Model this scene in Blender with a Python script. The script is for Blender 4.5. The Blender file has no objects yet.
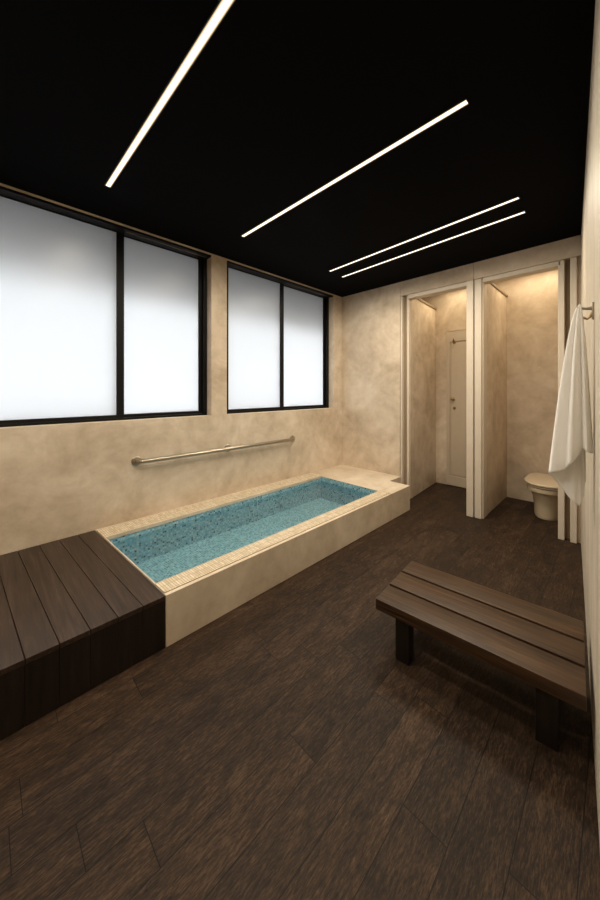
import bpy, bmesh, math, random
from mathutils import Vector, Matrix
random.seed(7)
S = bpy.context.scene
COL = S.collection
PI = math.pi

# ---------------------------------------------------------------- helpers
def obj(name, bm, mat, parent=None, smooth=False, loc=(0, 0, 0), rz=0):
    me = bpy.data.meshes.new(name)
    bmesh.ops.recalc_face_normals(bm, faces=bm.faces)
    bm.to_mesh(me); bm.free()
    me.materials.append(mat)
    o = bpy.data.objects.new(name, me)
    COL.objects.link(o)
    o.location = loc; o.rotation_euler = (0, 0, rz)
    if parent: o.parent = parent
    if smooth:
        for p in me.polygons: p.use_smooth = True
        if smooth != 'all':
            me.set_sharp_from_angle(angle=math.radians(38))
    return o

def tag(o, label, cat, group=None, kind=None):
    o['label'] = label; o['category'] = cat
    if group: o['group'] = group
    if kind: o['kind'] = kind
    return o

def thing(name, label, cat, loc=(0, 0, 0), rz=0, group=None):
    o = bpy.data.objects.new(name, None); COL.objects.link(o)
    o.empty_display_size = .1
    o.location = loc; o.rotation_euler = (0, 0, rz)
    return tag(o, label, cat, group)

def struct(o, label=None, cat=None):
    o['kind'] = 'structure'
    if label: o['label'] = label
    if cat: o['category'] = cat
    return o

def box(bm, x0, x1, y0, y1, z0, z1, bev=0, seg=2):
    vs = [bm.verts.new((x, y, z)) for x in (x0, x1) for y in (y0, y1) for z in (z0, z1)]
    fs = [bm.faces.new([vs[i] for i in f]) for f in
          ((0, 1, 3, 2), (4, 6, 7, 5), (0, 4, 5, 1), (2, 3, 7, 6), (0, 2, 6, 4), (1, 5, 7, 3))]
    if bev:
        es = set(e for f in fs for e in f.edges)
        bmesh.ops.bevel(bm, geom=list(es), offset=bev, segments=seg, profile=.6, affect='EDGES')
    return bm

def BX(*a, **k): return box(bmesh.new(), *a, **k)

def tube(bm, pts, rad, n=14, caps=True):
    pts = [Vector(p) for p in pts]
    rads = rad if isinstance(rad, (list, tuple)) else [rad] * len(pts)
    rings = []; prev = None
    for i, p in enumerate(pts):
        t = (pts[min(i + 1, len(pts) - 1)] - pts[max(i - 1, 0)]).normalized()
        if prev is None:
            a = Vector((0, 0, 1)) if abs(t.z) < .9 else Vector((1, 0, 0))
            u = t.cross(a).normalized()
        else:
            u = (prev - t * prev.dot(t)).normalized()
        prev = u; w = t.cross(u)
        rings.append([bm.verts.new(p + (u * math.cos(2 * PI * k / n) + w * math.sin(2 * PI * k / n)) * rads[i]) for k in range(n)])
    for a, b in zip(rings, rings[1:]):
        for k in range(n):
            bm.faces.new((a[k], a[(k + 1) % n], b[(k + 1) % n], b[k]))
    if caps:
        bm.faces.new(rings[0][::-1]); bm.faces.new(rings[-1])
    return bm

def loft(bm, rings, cap0=True, cap1=True):
    R = [[bm.verts.new(p) for p in r] for r in rings]
    n = len(R[0])
    for a, b in zip(R, R[1:]):
        for k in range(n):
            bm.faces.new((a[k], a[(k + 1) % n], b[(k + 1) % n], b[k]))
    if cap0: bm.faces.new(R[0][::-1])
    if cap1: bm.faces.new(R[-1])
    return bm

# ---------------------------------------------------------------- materials
class NT:
    def __init__(s, name):
        s.m = bpy.data.materials.new(name); s.m.use_nodes = True
        s.t = s.m.node_tree; s.t.nodes.clear()
        s.out = s.n('ShaderNodeOutputMaterial')
    def n(s, ty, **k):
        o = s.t.nodes.new(ty)
        for a, b in k.items(): setattr(o, a, b)
        return o
    def l(s, a, b): s.t.links.new(a, b)
    def put(s, sock, v):
        if hasattr(v, 'is_linked'): s.l(v, sock)
        else: sock.default_value = v
    def math(s, op, a, b=0.0, c=None):
        o = s.n('ShaderNodeMath', operation=op)
        s.put(o.inputs[0], a); s.put(o.inputs[1], b)
        if c is not None: s.put(o.inputs[2], c)
        return o.outputs[0]
    def mix(s, f, a, b, bt='MIX'):
        o = s.n('ShaderNodeMix', data_type='RGBA', blend_type=bt)
        s.put(o.inputs[0], f)
        s.put(o.inputs[6], a if hasattr(a, 'is_linked') else (*a, 1)); s.put(o.inputs[7], b if hasattr(b, 'is_linked') else (*b, 1))
        return o.outputs[2]
    def ramp(s, f, stops):
        o = s.n('ShaderNodeValToRGB'); e = o.color_ramp.elements
        while len(e) < len(stops): e.new(.5)
        for i, (p, c) in enumerate(stops):
            e[i].position = p; e[i].color = (*c, 1) if len(c) == 3 else c
        s.put(o.inputs[0], f); return o.outputs[0]
    def noise(s, vec, scale, detail=4, rough=.55, dist=0.0):
        o = s.n('ShaderNodeTexNoise'); s.put(o.inputs['Vector'], vec)
        o.inputs['Scale'].default_value = scale; o.inputs['Detail'].default_value = detail
        o.inputs['Roughness'].default_value = rough; o.inputs['Distortion'].default_value = dist
        return o.outputs[0]
    def coord(s, which='Object'): return s.n('ShaderNodeTexCoord').outputs[which]
    def mapping(s, vec, scale=(1, 1, 1), loc=(0, 0, 0), rot=(0, 0, 0)):
        o = s.n('ShaderNodeMapping'); s.put(o.inputs[0], vec)
        o.inputs['Scale'].default_value = scale; o.inputs['Location'].default_value = loc; o.inputs['Rotation'].default_value = rot
        return o.outputs[0]
    def bsdf(s, color, rough=.5, metal=0.0, spec=.5, bump=None, bstr=.3, bdist=.01, coat=0.0):
        b = s.n('ShaderNodeBsdfPrincipled')
        s.put(b.inputs['Base Color'], color if hasattr(color, 'is_linked') else (*color, 1))
        s.put(b.inputs['Roughness'], rough); b.inputs['Metallic'].default_value = metal
        b.inputs['Specular IOR Level'].default_value = spec
        b.inputs['Coat Weight'].default_value = coat
        if bump is not None:
            k = s.n('ShaderNodeBump'); k.inputs['Strength'].default_value = bstr; k.inputs['Distance'].default_value = bdist
            s.l(bump, k.inputs['Height']); s.l(k.outputs[0], b.inputs['Normal'])
        s.l(b.outputs[0], s.out.inputs[0]); return s.m

def plaster(name, lo, mid, hi, streak=False, rough=.55):
    t = NT(name); c = t.coord()
    sc = (1, 1, 1) if not streak else (7, 7, .5)
    v = t.mapping(c, sc)
    a = t.noise(v, 2.1, 6, .62, .6); b = t.noise(c, 9, 5, .6, .3); d = t.noise(c, 60, 3, .6)
    f = t.math('ADD', t.math('MULTIPLY', a, .7), t.math('MULTIPLY', b, .3))
    col = t.ramp(f, [(.35, lo), (.5, mid), (.65, hi)])
    # short trowel marks
    s = t.noise(t.mapping(c, (3, 3, 9), rot=(.3, .5, 0)), 4, 5, .7, .8)
    col = t.mix(t.math('MULTIPLY', t.math('GREATER_THAN', s, .62), .10), col, lo)
    h = t.math('ADD', t.math('MULTIPLY', b, .6), t.math('MULTIPLY', d, .25))
    return t.bsdf(col, rough, spec=.3, bump=h, bstr=.12, bdist=.006)

def flat(name, col, rough=.5, metal=0.0, spec=.5, var=.06):
    t = NT(name); c = t.coord()
    f = t.noise(c, 14, 3)
    col2 = t.mix(f, tuple(x * (1 - var) for x in col), tuple(min(1, x * (1 + var)) for x in col))
    return t.bsdf(col2, rough, metal, spec)

def wood(name, lo, mid, hi, axis='X', rough=.5, fine=1.0, spec=.35):
    t = NT(name); c = t.coord()
    a, b = 2.2, 42
    sc = {'X': (a, b, b), 'Y': (b, a, b), 'Z': (b, b, a)}[axis]
    g = t.noise(t.mapping(c, sc), 1.6 * fine, 7, .62, .7)
    k = t.noise(t.mapping(c, tuple(x * .22 for x in sc)), 2, 3, .5, 1.0)
    p = t.noise(t.mapping(c, tuple(x * 3 for x in sc)), 1.6, 4, .7)
    f = t.math('ADD', t.math('MULTIPLY', g, .6), t.math('ADD', t.math('MULTIPLY', k, .25), t.math('MULTIPLY', p, .15)))
    col = t.ramp(f, [(.34, lo), (.5, mid), (.68, hi)])
    return t.bsdf(col, rough, spec=spec, bump=g, bstr=.25, bdist=.002)

def floor_mat():
    t = NT('dark_strand_wood_floor'); c = t.coord()
    xyz = t.n('ShaderNodeSeparateXYZ'); t.l(c, xyz.inputs[0])
    x, y = xyz.outputs[0], xyz.outputs[1]
    PW, PLN = .1337, .95
    rx = t.math('DIVIDE', t.math('ADD', x, .4805 + .1337 * 40), PW)
    row = t.math('FLOOR', rx)
    wn = t.n('ShaderNodeTexWhiteNoise', noise_dimensions='1D'); t.l(row, wn.inputs['W'])
    ry = t.math('ADD', t.math('DIVIDE', y, PLN), t.math('MULTIPLY', wn.outputs[0], 7.0))
    cell = t.math('FLOOR', ry)
    w2 = t.n('ShaderNodeTexWhiteNoise', noise_dimensions='2D')
    cb = t.n('ShaderNodeCombineXYZ'); t.l(row, cb.inputs[0]); t.l(cell, cb.inputs[1]); t.l(cb.outputs[0], w2.inputs['Vector'])
    rnd = w2.outputs[0]
    fx = t.math('FRACT', rx); fy = t.math('FRACT', ry)
    ex = t.math('MULTIPLY', t.math('MINIMUM', fx, t.math('SUBTRACT', 1, fx)), PW)
    ey = t.math('MULTIPLY', t.math('MINIMUM', fy, t.math('SUBTRACT', 1, fy)), PLN)
    edge = t.math('MINIMUM', ex, ey)
    seam = t.math('LESS_THAN', edge, .0014)
    # grain, shifted for each plank
    off = t.n('ShaderNodeVectorMath', operation='MULTIPLY_ADD')
    t.l(w2.outputs[1], off.inputs[0]); off.inputs[1].default_value = (3, 9, 5); t.l(c, off.inputs[2])
    v = off.outputs[0]
    g1 = t.noise(t.mapping(v, (95, 13, 5)), 1.5, 6, .7, .5)
    g2 = t.noise(t.mapping(v, (250, 38, 10)), 1.3, 4, .7, .3)
    g3 = t.noise(t.mapping(v, (9, 3, 3)), 1.5, 4, .6, .8)
    f = t.math('ADD', t.math('MULTIPLY', g1, .4), t.math('ADD', t.math('MULTIPLY', g2, .38), t.math('MULTIPLY', g3, .22)))
    col = t.ramp(f, [(.37, FL_LO), (.5, FL_MID), (.64, FL_HI)])
    col = t.mix(.7, col, t.mix(rnd, (.42, .42, .43), (1.0, .97, .93)), 'MULTIPLY')
    col = t.mix(t.math('MULTIPLY', seam, .85), col, (.002, .0013, .001))
    h = t.math('SUBTRACT', t.math('ADD', t.math('MULTIPLY', g1, .5), t.math('MULTIPLY', g2, .5)), t.math('MULTIPLY', seam, 1.5))
    r = t.math('ADD', .5, t.math('MULTIPLY', g2, .2))
    return t.bsdf(col, r, spec=.2, bump=h, bstr=.35, bdist=.002)

def mosaic(name, stops, size, grout, gw=.09, rough=.18, aspect=1.0, bstr=.3, cvar=0.0):
    t = NT(name); uv = t.coord('UV')
    s = t.n('ShaderNodeSeparateXYZ'); t.l(uv, s.inputs[0])
    a = t.math('DIVIDE', s.outputs[0], size); b = t.math('DIVIDE', s.outputs[1], size * aspect)
    fa, fb = t.math('FLOOR', a), t.math('FLOOR', b)
    cb = t.n('ShaderNodeCombineXYZ'); t.l(fa, cb.inputs[0]); t.l(fb, cb.inputs[1])
    w = t.n('ShaderNodeTexWhiteNoise', noise_dimensions='2D'); t.l(cb.outputs[0], w.inputs['Vector'])
    col = t.ramp(w.outputs[0], stops)
    ra, rb = t.math('FRACT', a), t.math('FRACT', b)
    da = t.math('MINIMUM', ra, t.math('SUBTRACT', 1, ra)); db = t.math('MINIMUM', rb, t.math('SUBTRACT', 1, rb))
    g = t.math('LESS_THAN', t.math('MINIMUM', da, t.math('MULTIPLY', db, aspect)), gw)
    col = t.mix(g, col, grout)
    return t.bsdf(col, t.math('ADD', rough, t.math('MULTIPLY', g, .5)), spec=.5, bump=t.math('SUBTRACT', 1, g), bstr=bstr, bdist=.001)

def emis(name, core, st, rim, rst, half):
    t = NT(name); c = t.coord(); x = t.n('ShaderNodeSeparateXYZ'); t.l(c, x.inputs[0])
    f = t.math('GREATER_THAN', t.math('ABSOLUTE', x.outputs[1]), half)
    a = t.n('ShaderNodeEmission'); a.inputs[0].default_value = (*core, 1); a.inputs[1].default_value = st
    b = t.n('ShaderNodeEmission'); b.inputs[0].default_value = (*rim, 1); b.inputs[1].default_value = rst
    m = t.n('ShaderNodeMixShader'); t.l(f, m.inputs[0]); t.l(a.outputs[0], m.inputs[1]); t.l(b.outputs[0], m.inputs[2])
    t.l(m.outputs[0], t.out.inputs[0]); return t.m

def frosted():
    t = NT('frosted_glass'); c = t.coord()
    tr = t.n('ShaderNodeBsdfTranslucent'); tr.inputs[0].default_value = (.93, .95, .97, 1)
    df = t.n('ShaderNodeBsdfDiffuse'); df.inputs[0].default_value = (.7, .71, .72, 1)
    gl = t.n('ShaderNodeBsdfGlossy'); gl.inputs['Roughness'].default_value = .32
    b = t.n('ShaderNodeBump'); b.inputs['Strength'].default_value = .05; b.inputs['Distance'].default_value = .002
    t.l(t.noise(c, 180, 2), b.inputs['Height']); t.l(b.outputs[0], gl.inputs['Normal'])
    fr = t.n('ShaderNodeFresnel'); fr.inputs[0].default_value = 1.45
    m0 = t.n('ShaderNodeMixShader'); m0.inputs[0].default_value = .18
    t.l(tr.outputs[0], m0.inputs[1]); t.l(df.outputs[0], m0.inputs[2])
    m = t.n('ShaderNodeMixShader'); t.l(fr.outputs[0], m.inputs[0]); t.l(m0.outputs[0], m.inputs[1]); t.l(gl.outputs[0], m.inputs[2])
    t.l(m.outputs[0], t.out.inputs[0]); return t.m

def water_mat():
    t = NT('clear_pool_water'); c = t.coord()
    h = t.math('ADD', t.noise(t.mapping(c, (1, .6, 1)), 14, 3, .5, .8), t.math('MULTIPLY', t.noise(c, 42, 2), .3))
    b = t.n('ShaderNodeBump'); b.inputs['Strength'].default_value = .6; b.inputs['Distance'].default_value = .02
    t.l(h, b.inputs['Height'])
    tr = t.n('ShaderNodeBsdfTransparent'); tr.inputs[0].default_value = (.88, .96, .97, 1)
    gl = t.n('ShaderNodeBsdfGlossy'); gl.inputs['Roughness'].default_value = .03; t.l(b.outputs[0], gl.inputs['Normal'])
    fr = t.n('ShaderNodeFresnel'); fr.inputs[0].default_value = 1.33; t.l(b.outputs[0], fr.inputs['Normal'])
    m = t.n('ShaderNodeMixShader'); t.l(fr.outputs[0], m.inputs[0]); t.l(tr.outputs[0], m.inputs[1]); t.l(gl.outputs[0], m.inputs[2])
    t.l(m.outputs[0], t.out.inputs[0]); return t.m

FL_LO, FL_MID, FL_HI = (.005, .0028, .0017), (.036, .0205, .0116), (.118, .070, .040)
M = dict(
    plaster=plaster('beige_plaster', (.45, .36, .265), (.60, .50, .39), (.73, .635, .52)),
    plaster_right=plaster('streaked_beige_plaster', (.44, .38, .30), (.56, .50, .41), (.65, .60, .51), streak=True),
    stone=plaster('cream_stone', (.52, .425, .315), (.65, .55, .425), (.76, .665, .535)),
    paint=flat('cream_paint', (.62, .545, .45), .42),
    paint_shadow=flat('shaded_groove_brown', (.26, .19, .12), .6),  # frame paint darkened: shade of grooves and cap strips put into the colour
    door=flat('beige_door_paint', (.52, .44, .34), .45),
    ceiling=flat('matte_black_ceiling_paint', (.0024, .0024, .0027), .8, spec=.04),
    floor=floor_mat(),
    deck=wood('dark_deck_wood', (.014, .008, .0055), (.037, .0225, .0152), (.078, .050, .035), 'X', .42),
    deck_front=wood('shaded_deck_front_wood', (.006, .0036, .0025), (.013, .008, .0055), (.025, .016, .0115), 'Z', .5),  # deck wood darkened, the shade on the front face is in the colour
    bench=wood('brown_bench_wood', (.012, .006, .0028), (.044, .0215, .0095), (.105, .054, .024), 'X', .42),
    bench_leg=wood('shaded_bench_leg_wood', (.005, .003, .002), (.010, .006, .004), (.018, .011, .007), 'Z', .5),  # bench wood darkened to carry the shade beneath the seat
    black=flat('black_aluminium', (.003, .003, .0035), .4, spec=.25),
    track=flat('grey_track_metal', (.25, .23, .2), .35, 1.0),
    glass=frosted(),
    steel=flat('brushed_steel', (.42, .37, .30), .3, 1.0),
    brass=flat('aged_brass', (.36, .25, .12), .3, 1.0),
    housing=flat('black_light_housing', (.008, .008, .008), .5),
    led=emis('warm_led_diffuser', (1.0, .92, .77), 1.9, (1.0, .70, .38), .9, .0102),
    tile=mosaic('blue_glass_mosaic', [(0, (.02, .07, .12)), (.05, (.07, .20, .29)), (.14, (.17, .39, .51)), (.6, (.26, .53, .66)), (1, (.44, .69, .78))], .0155, (.30, .42, .46)),
    tile_floor=mosaic('pale_blue_floor_mosaic', [(0, (.08, .22, .30)), (.3, (.16, .39, .49)), (.7, (.22, .48, .59)), (1, (.36, .62, .71))], .0155, (.34, .48, .52)),
    coping=mosaic('beige_coping_mosaic', [(0, (.56, .46, .32)), (.5, (.68, .58, .43)), (1, (.78, .69, .55))], .0135, (.42, .33, .22), gw=.11, rough=.35, aspect=3.4, bstr=.5),
    water=water_mat(),
    ceramic=flat('cream_ceramic', (.56, .47, .33), .18),
    plastic=flat('cream_seat_plastic', (.62, .52, .38), .3),
    dark=flat('dark_joint', (.02, .015, .01), .8),
    added_eave=flat('added_eave_grey', (.30, .29, .28), .8),  # for the overhang added outside
)
def towel_mat():
    t = NT('white_terry'); c = t.coord()
    h = t.noise(c, 500, 3, .7)
    b = t.n('ShaderNodeBsdfPrincipled'); b.inputs['Base Color'].default_value = (.955, .94, .915, 1)
    b.inputs['Roughness'].default_value = .9; b.inputs['Specular IOR Level'].default_value = .1
    b.inputs['Sheen Weight'].default_value = .0
    k = t.n('ShaderNodeBump'); k.inputs['Strength'].default_value = .12; k.inputs['Distance'].default_value = .0015
    t.l(h, k.inputs['Height']); t.l(k.outputs[0], b.inputs['Normal'])
    tr = t.n('ShaderNodeBsdfTranslucent'); tr.inputs[0].default_value = (.8, .77, .7, 1)
    m = t.n('ShaderNodeMixShader'); m.inputs[0].default_value = .06
    t.l(b.outputs[0], m.inputs[1]); t.l(tr.outputs[0], m.inputs[2]); t.l(m.outputs[0], t.out.inputs[0]); return t.m
M['towel'] = towel_mat()
def shade_mat():  # for the added sheet that dims the upper panes
    t = NT('added_shade_cloth'); a = t.n('ShaderNodeBsdfTranslucent'); a.inputs[0].default_value = (.42, .42, .42, 1)
    t.l(a.outputs[0], t.out.inputs[0]); return t.m
M['shade'] = shade_mat()

# ---------------------------------------------------------------- the room's measures (metres)
WX = -2.747            # inner face of the window wall
WT = .20
BY = 3.548             # face of the back wall
SB = 4.53              # back of the stalls
H = 2.607              # ceiling
FY = -1.25             # wall behind the camera
ZS = 2.68              # ceiling of the stalls
def rwx(y): return -.237 - (y - 3.581) * .0832     # the right wall runs slightly askew

# floor
struct(obj('floor', BX(WX, .36, FY, SB, -.25, 0), M['floor']))
# ceiling
struct(obj('ceiling', BX(WX, .36, FY, BY, H, H + .1), M['ceiling']))
# window wall with two openings
W1 = (-.78, 1.529); W2 = (1.697, 3.36); OZ0, OZ1 = 1.058, 2.592
bm = bmesh.new()
x0, x1 = WX - WT, WX
box(bm, x0, x1, FY, SB, -.25, OZ0)
box(bm, x0, x1, FY, SB, OZ1, H + .1)
box(bm, x0, x1, FY, W1[0], OZ0, OZ1); box(bm, x0, x1, W1[1], W2[0], OZ0, OZ1); box(bm, x0, x1, W2[1], SB, OZ0, OZ1)
struct(obj('wall_left', bm, M['plaster']))
# back wall: plain piece beside the pool, and the band above the openings
bm = bmesh.new()
box(bm, WX, -1.872, BY, BY + .14, 0, ZS, .002)
box(bm, -1.868, -1.062, BY, BY + .12, 2.437, ZS, .002)
box(bm, -1.058, rwx(3.55) + .02, BY, BY + .12, 2.437, ZS, .002)
box(bm, -1.9, -.2, BY + .02, BY + .10, 2.45, ZS)
struct(obj('wall_back', bm, M['plaster']))
# right wall, askew
struct(obj('wall_right', BX(0, .16, -2.35, 2.5, -.25, H + .1), M['plaster_right'], loc=(rwx(1.15), 1.15, 0), rz=math.atan(.0832)))
struct(obj('wall_front', BX(WX - WT, .45, FY - .15, FY, -.25, H + .1), M['plaster']))

# ---------------------------------------------------------------- stalls
struct(obj('wall_stall_rear', BX(WX, .1, SB, SB + .12, -.25, ZS + .05), M['plaster']))
struct(obj('ceiling_stall', BX(WX, .1, BY + .02, SB + .12, ZS, ZS + .05), M['plaster']))
bm = bmesh.new()
loft(bm, [[(x, y, z) for x, y in ((-1.90, BY + .075), (-1.775, BY + .075), (-1.842, SB), (-1.97, SB))] for z in (0, 2.455)])
struct(obj('wall_stall_left', bm, M['plaster']))
struct(obj('wall_stall_outer', BX(-2.35, -2.25, BY + .14, SB, 0, ZS), M['plaster']))
struct(obj('wall_stall_middle', BX(-1.105, -.982, BY + .075, SB, 0, 2.455, .002), M['plaster']))
struct(obj('wall_stall_right', BX(-.262, -.12, BY + .10, SB, 0, ZS, .002), M['plaster']))
# capping strips on the two low stall walls, their shaded underside painted dark
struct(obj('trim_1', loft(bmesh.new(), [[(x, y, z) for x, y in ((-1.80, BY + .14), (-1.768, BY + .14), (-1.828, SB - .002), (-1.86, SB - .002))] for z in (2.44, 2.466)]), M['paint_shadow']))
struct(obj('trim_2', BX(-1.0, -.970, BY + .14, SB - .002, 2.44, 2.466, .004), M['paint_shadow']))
# frames round the openings: left opening
bm = bmesh.new()
box(bm, -1.868, -1.845, BY + .004, BY + .10, 0, 2.434, .003)
box(bm, -1.808, -1.778, BY + .045, BY + .13, 0, 2.434, .004)
box(bm, -1.868, -1.79, BY + .065, BY + .10, 0, 2.434)
box(bm, -1.128, -1.062, BY - .006, BY + .13, 0, 2.434, .006)
box(bm, -1.78, -1.12, BY + .012, BY + .12, 2.392, 2.435, .004)
struct(obj('trim_3', bm, M['paint']))
# right opening
bm = bmesh.new()
box(bm, -1.054, -.990, BY + .004, BY + .13, 0, 2.434, .005)
box(bm, -.994, -.976, BY + .03, BY + .14, 0, 2.434, .004)
box(bm, -.98, -.37, BY + .012, BY + .12, 2.392, 2.435, .004)
box(bm, -.388, -.344, BY + .012, BY + .13, 0, 2.434, .005)
box(bm, -.306, -.262, BY + .012, BY + .13, 0, 2.434, .004)
struct(obj('trim_4', bm, M['paint']))
# grooves of the frames, with their shade painted in as brown
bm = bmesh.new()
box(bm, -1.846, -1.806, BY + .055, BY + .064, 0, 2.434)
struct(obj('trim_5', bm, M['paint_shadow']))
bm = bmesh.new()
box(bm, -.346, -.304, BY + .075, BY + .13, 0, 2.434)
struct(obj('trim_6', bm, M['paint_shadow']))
bm = bmesh.new()
box(bm, -.262, rwx(BY) + .01, BY + .045, BY + .10, 0, 2.45)
struct(obj('trim_7', bm, M['plaster']))

# the panelled door at the rear of the stall beside the pool
dr = bpy.data.objects.new('door_1', None); COL.objects.link(dr); dr.location = (-1.69, SB, 0)
struct(dr, 'beige door with one sunken panel at the rear of the stall beside the pool', 'door')
bm = bmesh.new()
dy = -.022
box(bm, 0, .045, dy, -.001, .01, 2.10, .004); box(bm, .505, .55, dy, -.001, .01, 2.10, .004)
box(bm, .04, .51, dy, -.001, .01, .135, .004); box(bm, .04, .51, dy, -.001, 1.965, 2.10, .004)
obj('door_frame', bm, M['door'], dr)
bm = bmesh.new(); box(bm, .045, .505, dy + .014, -.001, .135, 1.965); box(bm, .062, .488, dy + .004, -.004, .152, 1.948, .006)
obj('door_panel', bm, M['door'], dr)
bm = bmesh.new(); box(bm, -.005, .56, -.012, -.001, 2.108, 2.122, .002)
obj('door_casing', bm, M['door'], dr)
def rosette(bm, x, z, r, y=dy + .004):
    tube(bm, [(x, y, z), (x, y - .006, z), (x, y - .009, z)], [r, r, r * .8], 20)
bm = bmesh.new(); rosette(bm, .088, 1.184, .022)
tube(bm, [(.088, dy - .003, 1.184), (.088, dy - .02, 1.184), (.088, dy - .026, 1.184), (.088, dy - .036, 1.184), (.088, dy - .046, 1.184), (.088, dy - .05, 1.184)], [.009, .009, .018, .023, .019, .006], 18)
obj('door_knob', bm, M['brass'], dr, True)
bm = bmesh.new(); rosette(bm, .104, 1.063, .017); box(bm, .100, .108, dy - .022, dy - .004, 1.046, 1.08, .002)
obj('door_lock', bm, M['brass'], dr, True)
bm = bmesh.new(); rosette(bm, .104, 1.957, .021, dy)
tube(bm, [(.104, dy - .004, 1.952), (.104, dy - .03, 1.945), (.104, dy - .045, 1.955), (.104, dy - .047, 1.975)], .006, 12)
tube(bm, [(.104, dy - .004, 1.962), (.104, dy - .03, 1.985), (.104, dy - .036, 2.0)], .006, 12)
obj('coat_hook', bm, M['brass'], dr, True)

# ---------------------------------------------------------------- windows
def window(name, y0, y1, ysplit, label):
    t = bpy.data.objects.new(name, None); COL.objects.link(t); t.location = (WX, (y0 + y1) / 2, OZ0)
    struct(t, label, 'window')
    ox, oy, oz = WX, (y0 + y1) / 2, OZ0
    def bx(bm, xa, xb, ya, yb, za, zb, bev=.002):
        box(bm, xa - ox, xb - ox, ya - oy, yb - oy, za - oz, zb - oz, bev)
    xf = WX - .085
    bm = bmesh.new()
    bx(bm, xf - .07, xf, y0, y0 + .035, OZ0, OZ1); bx(bm, xf - .07, xf, y1 - .035, y1, OZ0, OZ1)
    bx(bm, xf - .07, xf, y0, y1, OZ0, OZ0 + .022)
    bx(bm, xf - .07, WX - .004, y0, y1, OZ1 - .018, OZ1)
    obj('window_frame', bm, M['black'], t)
    bm = bmesh.new(); bx(bm, WX - .045, WX - .038, ysplit + .03, y1 - .03, OZ1 - .024, OZ1 - .017, 0)
    obj('window_track', bm, M['track'], t)
    # two sashes on two tracks
    sash = [(y0 + .02, ysplit + .027, xf - .032, xf - .004), (ysplit - .027, y1 - .012, xf - .066, xf - .038)]
    for ya, yb, xa, xb in sash:
        bm = bmesh.new(); w = .054
        z0, z1 = OZ0 + .012, OZ1 - .012
        bx(bm, xa, xb, ya, ya + w, z0, z1); bx(bm, xa, xb, yb - w, yb, z0, z1)
        bx(bm, xa, xb, ya + w - .002, yb - w + .002, z0, z0 + .034); bx(bm, xa, xb, ya + w - .002, yb - w + .002, z1 - .012, z1)
        s = obj('sash', bm, M['black'], t)
        bm = bmesh.new(); bx(bm, (xa + xb) / 2 - .002, (xa + xb) / 2 + .002, ya + w - .008, yb - w + .008, z0 + .028, z1 - .008, 0)
        p = obj('pane', bm, M['glass'], s)
        p['label'] = 'frosted white glass pane'
    bm = bmesh.new(); bx(bm, xf - .001, WX - .001, y0 + .001, y1 - .001, OZ0 - .004, OZ0 + .003, 0)
    obj('window_sill', bm, M['stone'], t)
window('window_1', W1[0], W1[1], .770, 'large black framed sliding window with frosted panes above the deck')
window('window_2', W2[0], W2[1], 2.506, 'narrower black framed sliding window with two frosted panes beside the room corner')
# unseen overhang, added outside to darken the tops of the panes
bm = bmesh.new()
box(bm, WX - WT - .75, WX - WT, FY - .5, SB + .5, H + .02, H + .11)
struct(obj('added_overhang', bm, M['added_eave']))

bm = bmesh.new(); box(bm, WX - WT - .094, WX - WT - .090, FY, SB, 2.09, H + .02)  # unseen translucent sheet, added outside to grey the upper panes
struct(obj('added_shade_sheet', bm, M['shade']))

# ---------------------------------------------------------------- plunge pool
XF, ZR = -1.616, .264          # front face, rim height
PY0, PY1 = .646, 3.285
bx0, bx1, by0, by1 = -2.545, -1.748, .656, 2.868   # the basin
ZB = .004; SKEW = .0625   # the deck end of the pool is slightly askew
pool = thing('plunge_pool', 'raised cream stone plunge pool lined with blue mosaic along the window wall', 'pool', (-2.18, PY0, 0))
L = Vector((-2.18, PY0, 0))
def lb(bm, a, b, c, d, e, f, bev=0): box(bm, a - L.x, b - L.x, c - L.y, d - L.y, e, f, bev)
g = .008   # thickness of the tile lining
bm = bmesh.new()
lb(bm, bx1 + g, XF, PY0, PY1, 0, ZR, .003)
lb(bm, WX + .001, bx0 - g, PY0, BY, 0, ZR, 0)
lb(bm, bx0 - g, bx1 + g, PY0, by0 - g, 0, ZR, 0)
lb(bm, bx0 - g, -1.86, by1 + g, BY, 0, ZR, 0)
lb(bm, -1.86, bx1 + g, by1 + g, PY1, 0, ZR, 0)
obj('pool_curb', bm, M['stone'], pool)
def quad_uv(bm, pts, uvs):
    uvl = bm.loops.layers.uv.verify()
    f = bm.faces.new([bm.verts.new(Vector(p) - L) for p in pts])
    for lp, uv in zip(f.loops, uvs): lp[uvl].uv = uv
    return f
def coping(x0, x1, y0, y1, name='coping'):
    bm = bmesh.new(); z = ZR + .005
    quad_uv(bm, [(x0, y0, z), (x1, y0, z), (x1, y1, z), (x0, y1, z)], [(y0, x0), (y0, x1), (y1, x1), (y1, x0)])
    for a, b in (((x0, y0), (x1, y0)), ((x1, y0), (x1, y1)), ((x1, y1), (x0, y1)), ((x0, y1), (x0, y0))):
        d = math.hypot(b[0] - a[0], b[1] - a[1])
        quad_uv(bm, [(a[0], a[1], ZR - .0), (b[0], b[1], ZR - .0), (b[0], b[1], z), (a[0], a[1], z)], [(0, 0), (0, .004), (0, .004), (0, 0)])
    return obj(name, bm, M['coping'], pool)
coping(bx1 - .002, XF - .022, PY0 + .002, by1 + .03)
coping(WX + .03, bx0 - .006, PY0 + .002, by1 + .03)
# the smooth edge strip between coping and basin
bm = bmesh.new()
lb(bm, bx0 - .010, bx0 + .004, by0 - .008, by1 + .01, ZR - .02, ZR + .007, .002)
lb(bm, bx0 - .010, bx1 + .002, by0 - .009, by0 - .001, ZR - .02, ZR + .005, .002)
obj('edge_strip', bm, M['stone'], pool)
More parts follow.
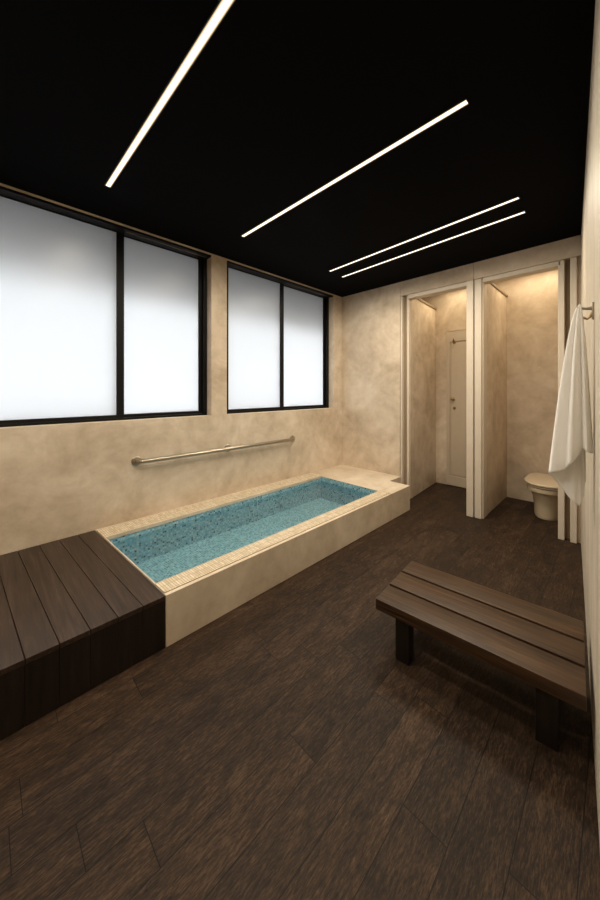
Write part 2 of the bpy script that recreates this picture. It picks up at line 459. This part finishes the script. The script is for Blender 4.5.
# tile lining
bm = bmesh.new()
quad_uv(bm, [(bx0, by0, ZB), (bx0, by1, ZB), (bx0, by1, ZR), (bx0, by0, ZR)], [(by0, ZB), (by1, ZB), (by1, ZR), (by0, ZR)])
quad_uv(bm, [(bx1, by0, ZB), (bx1, by1, ZB), (bx1, by1, ZR), (bx1, by0, ZR)], [(by0 + 5, ZB), (by1 + 5, ZB), (by1 + 5, ZR), (by0 + 5, ZR)])
quad_uv(bm, [(bx0, by1, ZB), (bx1, by1, ZB), (bx1, by1, ZR), (bx0, by1, ZR)], [(bx0 + 11, ZB), (bx1 + 11, ZB), (bx1 + 11, ZR), (bx0 + 11, ZR)])
quad_uv(bm, [(bx0, by0, ZB), (bx1, by0, ZB), (bx1, by0, ZR), (bx0, by0, ZR)], [(bx0 + 17, ZB), (bx1 + 17, ZB), (bx1 + 17, ZR), (bx0 + 17, ZR)])
obj('basin_wall', bm, M['tile'], pool)
bm = bmesh.new()
quad_uv(bm, [(bx0, by0, ZB), (bx1, by0, ZB), (bx1, by1, ZB), (bx0, by1, ZB)], [(by0, bx0), (by0, bx1), (by1, bx1), (by1, bx0)])
obj('basin_floor', bm, M['tile_floor'], pool)
for ch in pool.children:
    for v in ch.data.vertices:
        if v.co.y + PY0 < .8: v.co.y += SKEW * (v.co.x - 2.18 - XF)
# water
bm = bmesh.new(); ZW = .212
vs = [bm.verts.new(p) for p in ((bx0, by0, 0), (bx1, by0, 0), (bx1, by1, 0), (bx0, by1, 0))]; bm.faces.new(vs)
for v in bm.verts:
    if v.co.y < .8: v.co.y += SKEW * (v.co.x - XF)
w = obj('water', bm, M['water'], loc=(0, 0, ZW))
tag(w, 'clear rippled water filling the blue mosaic plunge pool', 'water', kind='stuff')

# ---------------------------------------------------------------- wooden deck beside the pool
deck = thing('wooden_deck', 'raised dark brown plank deck at the end of the pool under the large window', 'deck', (-2.18, 0, 0))
bm = bmesh.new(); bf = bmesh.new()
y = .643; P = .1075; i = 0
while y > FY + .15:
    ya = y - P + .0022
    box(bm, WX + 2.18 + .002, XF + 2.18, ya, y, ZR - .022, ZR, .0015, 1)
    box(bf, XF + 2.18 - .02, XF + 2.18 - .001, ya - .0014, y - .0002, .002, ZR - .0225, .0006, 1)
    y -= P
for b_ in (bm, bf):
    for v in b_.verts: v.co.y += SKEW * (v.co.x - (XF + 2.18))
obj('deck_top', bm, M['deck'], deck)
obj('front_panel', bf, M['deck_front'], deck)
bm = bmesh.new(); box(bm, WX + 2.18 + .003, XF + 2.18 - .022, FY + .15, .638, 0, ZR - .024)
for v in bm.verts: v.co.y += SKEW * (v.co.x - (XF + 2.18))
obj('deck_base', bm, M['dark'], deck)

# ---------------------------------------------------------------- grab rail
ZRAIL = .731; OFF = .058
rail = thing('grab_rail', 'long brushed steel grab rail on the wall above the pool', 'grab rail', (WX, .862, ZRAIL))
LR = 2.584 - .862
bm = bmesh.new(); pts = []
for k in range(7):
    a = PI / 2 * k / 6; pts.append((.004 + (OFF - .004) - (OFF - .004) * math.cos(a) if False else OFF * math.sin(a), .0 + .045 * (1 - math.cos(a)), 0))
pts += [(OFF, LR * f, -.001) for f in (.2, .4, .6, .8)]
for k in range(7):
    a = PI / 2 * k / 6; pts.append((OFF * math.cos(a), LR - .045 * (1 - math.sin(a)), -.004))
tube(bm, pts, .0175, 18)
obj('rail', bm, M['steel'], rail, True)
for yy, zz, mid in ((0, 0, 0), (LR * .491, -.001, 1), (LR, -.004, 0)):
    bm = bmesh.new()
    tube(bm, [(.0005, yy, zz), (.007, yy, zz), (.011, yy, zz), (.012, yy, zz)], [.038, .038, .033, .02], 26)
    if mid: tube(bm, [(.008, yy, zz), (OFF - .004, yy, zz)], .012, 14)
    obj('flange', bm, M['steel'], rail, True)

# ---------------------------------------------------------------- ceiling light strips
DIODE = 8.0
def led(y, xa, xb, label, rz=0):
    cx = (xa + xb) / 2; hl = (xb - xa) / 2
    t = thing('led_strip_light', label, 'ceiling light', (cx, y, H), math.radians(rz), 'slim light strips in the black ceiling')
    bm = bmesh.new(); w = .0152
    box(bm, -hl - .004, hl + .004, -w - .004, -w, -.007, -.0002); box(bm, -hl - .004, hl + .004, w, w + .004, -.007, -.0002)
    box(bm, -hl - .004, -hl, -w, w, -.007, -.0002); box(bm, hl, hl + .004, -w, w, -.007, -.0002)
    obj('housing', bm, M['housing'], t)
    obj('diffuser', BX(-hl + .0005, hl - .0005, -w + .0005, w - .0005, -.006, -.0004), M['led'], t)
    # the row of diodes along the strip
    n = 9
    for k in range(n):
        d = bpy.data.lights.new('diode', 'SPOT'); d.energy = DIODE; d.color = (1.0, .875, .69)
        d.shadow_soft_size = 0; d.spot_size = PI; d.spot_blend = 1
        o = bpy.data.objects.new('diode', d); COL.objects.link(o); o.parent = t
        o.location = (-hl + (k + .5) * 2 * hl / n, 0, -.012)
led(.566, -2.30, -.50, 'thick bright ceiling light strip above the deck, cut off by the photo edge', .9)
led(-.45, -2.25, -.49, 'added unseen ceiling light strip behind the camera above the far end of the deck')  # extra strip added out of view to brighten the towel
led(1.541, -2.247, -.487, 'long glowing light strip alone in the middle of the black ceiling')
led(2.613, -2.235, -.483, 'ceiling light strip of the close pair, the one farther from the stalls', -3.6)
led(2.849, -2.25, -.49, 'ceiling light strip of the close pair, the one next to the stalls', -3.7)

# ---------------------------------------------------------------- bench
ZT = .27; TH = .053
bang = math.radians(4.6)
bench = thing('wooden_bench', 'low brown wooden bench with three seat boards standing on the dark wood floor', 'bench', (-.855, 1.372, 0), bang)
BL_, BW = .777, .464
gp = .014; bw = (BW - 2 * gp) / 3
for k in range(3):
    ya = k * (bw + gp)
    obj('seat_board', BX(0, BL_, ya, ya + bw, ZT - TH, ZT, .004), M['bench'], bench, True)
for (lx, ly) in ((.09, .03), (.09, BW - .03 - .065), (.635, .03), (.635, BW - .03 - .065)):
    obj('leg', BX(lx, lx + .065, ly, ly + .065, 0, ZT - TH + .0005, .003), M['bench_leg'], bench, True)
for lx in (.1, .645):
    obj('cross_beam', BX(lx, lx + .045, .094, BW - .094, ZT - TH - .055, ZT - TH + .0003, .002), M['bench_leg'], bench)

# ---------------------------------------------------------------- toilet
toilet = thing('toilet', 'cream ceramic toilet with closed lid standing in the doorless stall behind the towel', 'toilet', (-.535, 4.16, 0))
def oval(cx, yf, yb, w, z, n=40, pw=2.3):
    r = []; cy = (yf + yb) / 2; ry = (yb - yf) / 2
    for k in range(n):
        a = 2 * PI * k / n; c, s = math.cos(a), math.sin(a)
        e = pw if s < 0 else 4.5
        r.append((cx + w * math.copysign(abs(c) ** (2 / e), c), cy + ry * math.copysign(abs(s) ** (2 / e), s), z))
    return r
bm = bmesh.new()
loft(bm, [oval(0, -.165, .364, .118, 0), oval(0, -.17, .364, .122, .012), oval(0, -.172, .364, .122, .03), oval(0, -.18, .364, .124, .12),
          oval(0, -.20, .364, .132, .20), oval(0, -.225, .364, .150, .255), oval(0, -.235, .364, .160, .275)])
obj('pedestal', bm, M['ceramic'], toilet, True)
bm = bmesh.new()
loft(bm, [oval(0, -.24, .30, .162, .272), oval(0, -.262, .30, .172, .28), oval(0, -.266, .30, .175, .30), oval(0, -.264, .30, .175, .318), oval(0, -.258, .30, .17, .323)])
obj('bowl_rim', bm, M['ceramic'], toilet, True)
bm = bmesh.new()
loft(bm, [oval(0, -.262, .28, .176, .327), oval(0, -.272, .28, .182, .331), oval(0, -.272, .28, .182, .342), oval(0, -.266, .28, .178, .345)])
obj('seat', bm, M['plastic'], toilet, True)
bm = bmesh.new()
loft(bm, [oval(0, -.272, .28, .182, .349), oval(0, -.285, .28, .192, .353), oval(0, -.287, .28, .193, .363), oval(0, -.278, .275, .186, .371), oval(0, -.19, .22, .13, .376), oval(0, -.05, .1, .04, .377)])
obj('lid', bm, M['plastic'], toilet, True)

# ---------------------------------------------------------------- robe hook and towel
HY = 1.53
hx = rwx(HY)
hook = thing('robe_hook', 'small two prong metal robe hook on the plaster wall holding the towel', 'hook', (hx, HY, 1.58), 0)
bm = bmesh.new(); box(bm, -.006, .001, -.011, .011, -.028, .032, .0025)
obj('back_plate', bm, M['steel'], hook, True)
bm = bmesh.new(); tube(bm, [(-.004, 0, .012), (-.02, 0, .013), (-.036, 0, .017), (-.044, 0, .022)], [.006, .0045, .0045, .005], 12)
obj('upper_prong', bm, M['steel'], hook, True)
bm = bmesh.new(); tube(bm, [(-.004, 0, -.004), (-.011, 0, -.018), (-.018, 0, -.024), (-.026, 0, -.02), (-.030, 0, -.018)], [.006, .0045, .0042, .004, .005], 12)
obj('lower_prong', bm, M['brass'], hook, True)

# towel: a cloth hung by one point; (x, y, length) of each fold at its hem
AP = Vector((hx - .0385, HY, 1.606))
K = [(.024, .045, .46), (.032, .012, .50), (.034, -.022, .525), (.022, -.040, .52), (.014, -.020, .515), (.006, -.006, .52),
     (-.008, -.034, .55), (-.024, -.048, .57), (-.033, -.020, .585), (-.040, -.002, .60), (-.058, -.020, .61), (-.080, -.020, .615),
     (-.088, .004, .625), (-.072, .026, .65), (-.045, .032, .69), (-.018, .034, .725), (-.004, .040, .735), (.006, .050, .70), (.008, .056, .66), (.014, .060, .64)]
def cat(p, t):
    i = min(int(t), len(p) - 2); f = t - i
    g = lambda j: Vector(p[max(0, min(len(p) - 1, j))])
    a, b, c, d = g(i - 1), g(i), g(i + 1), g(i + 2)
    return .5 * ((2 * b) + (c - a) * f + (2 * a - 5 * b + 4 * c - d) * f * f + (3 * b - a - 3 * c + d) * f ** 3)
NU, NV = 114, 60
bm = bmesh.new(); grid = []
for j in range(NV + 1):
    v = j / NV; rowv = []
    for i in range(NU + 1):
        k = cat(K, i / NU * (len(K) - 1))
        s = .05 + .95 * (v ** .66)
        fl = .35 + .65 * v
        x = k.x * s; yv = k.y * s
        # fold depth grows downwards, with faint secondary ripples
        yv += .003 * math.sin(i * .55) * v
        x += .0012 * math.sin(i * .9 + v * 3) * v
        z = -k.z * (v ** 1.02) + (.008 * (1 - abs(k.x) / .09) if j == 0 else 0)
        rowv.append(bm.verts.new((x, yv, z)))
    grid.append(rowv)
for a, b in zip(grid, grid[1:]):
    for i in range(NU): bm.faces.new((a[i], a[i + 1], b[i + 1], b[i]))
tw = obj('towel', bm, M['towel'], None, 'all', loc=AP)
sm = tw.modifiers.new('thick', 'SOLIDIFY'); sm.thickness = .003; sm.offset = 0
tag(tw, 'white towel hanging in folds from the wall hook beside the toilet stall', 'towel')

# ---------------------------------------------------------------- light
def area(name, loc, rot, sx, sy, e, col):
    d = bpy.data.lights.new(name, 'AREA'); d.shape = 'RECTANGLE'; d.size = sx; d.size_y = sy; d.energy = e; d.color = col
    o = bpy.data.objects.new(name, d); COL.objects.link(o); o.location = loc; o.rotation_euler = rot
    return o
warm = (1.0, .83, .56)
area('stall_lamp', (-1.45, 4.22, ZS - .015), (0, 0, 0), .5, .4, 5, warm)
area('stall_lamp', (-.62, 4.22, ZS - .015), (0, 0, 0), .5, .4, 5, warm)

W = bpy.data.worlds.new('overcast_daylight'); S.world = W; W.use_nodes = True
nt = W.node_tree
bg = nt.nodes['Background']; bg.inputs[0].default_value = (.97, .985, 1.0, 1); bg.inputs[1].default_value = 3.9

# ---------------------------------------------------------------- camera
cd = bpy.data.cameras.new('camera'); cam = bpy.data.objects.new('camera', cd); COL.objects.link(cam)
cd.sensor_fit = 'VERTICAL'; cd.sensor_height = 36; cd.sensor_width = 24
cd.lens = 36 * 317.34 / 900
cd.shift_y = -(450 - 390.47) / 900
cd.clip_start = .01
cam.location = (0, 0, 1.3)
cam.rotation_euler = (PI / 2, 0, .7909)
S.camera = cam
S.view_settings.view_transform = 'Standard'
S.view_settings.look = 'None'
S.cycles.use_denoising = True
S.cycles.max_bounces = 14
S.cycles.diffuse_bounces = 6
S.cycles.transparent_max_bounces = 12
S.cycles.caustics_reflective = False
S.cycles.sample_clamp_indirect = 6
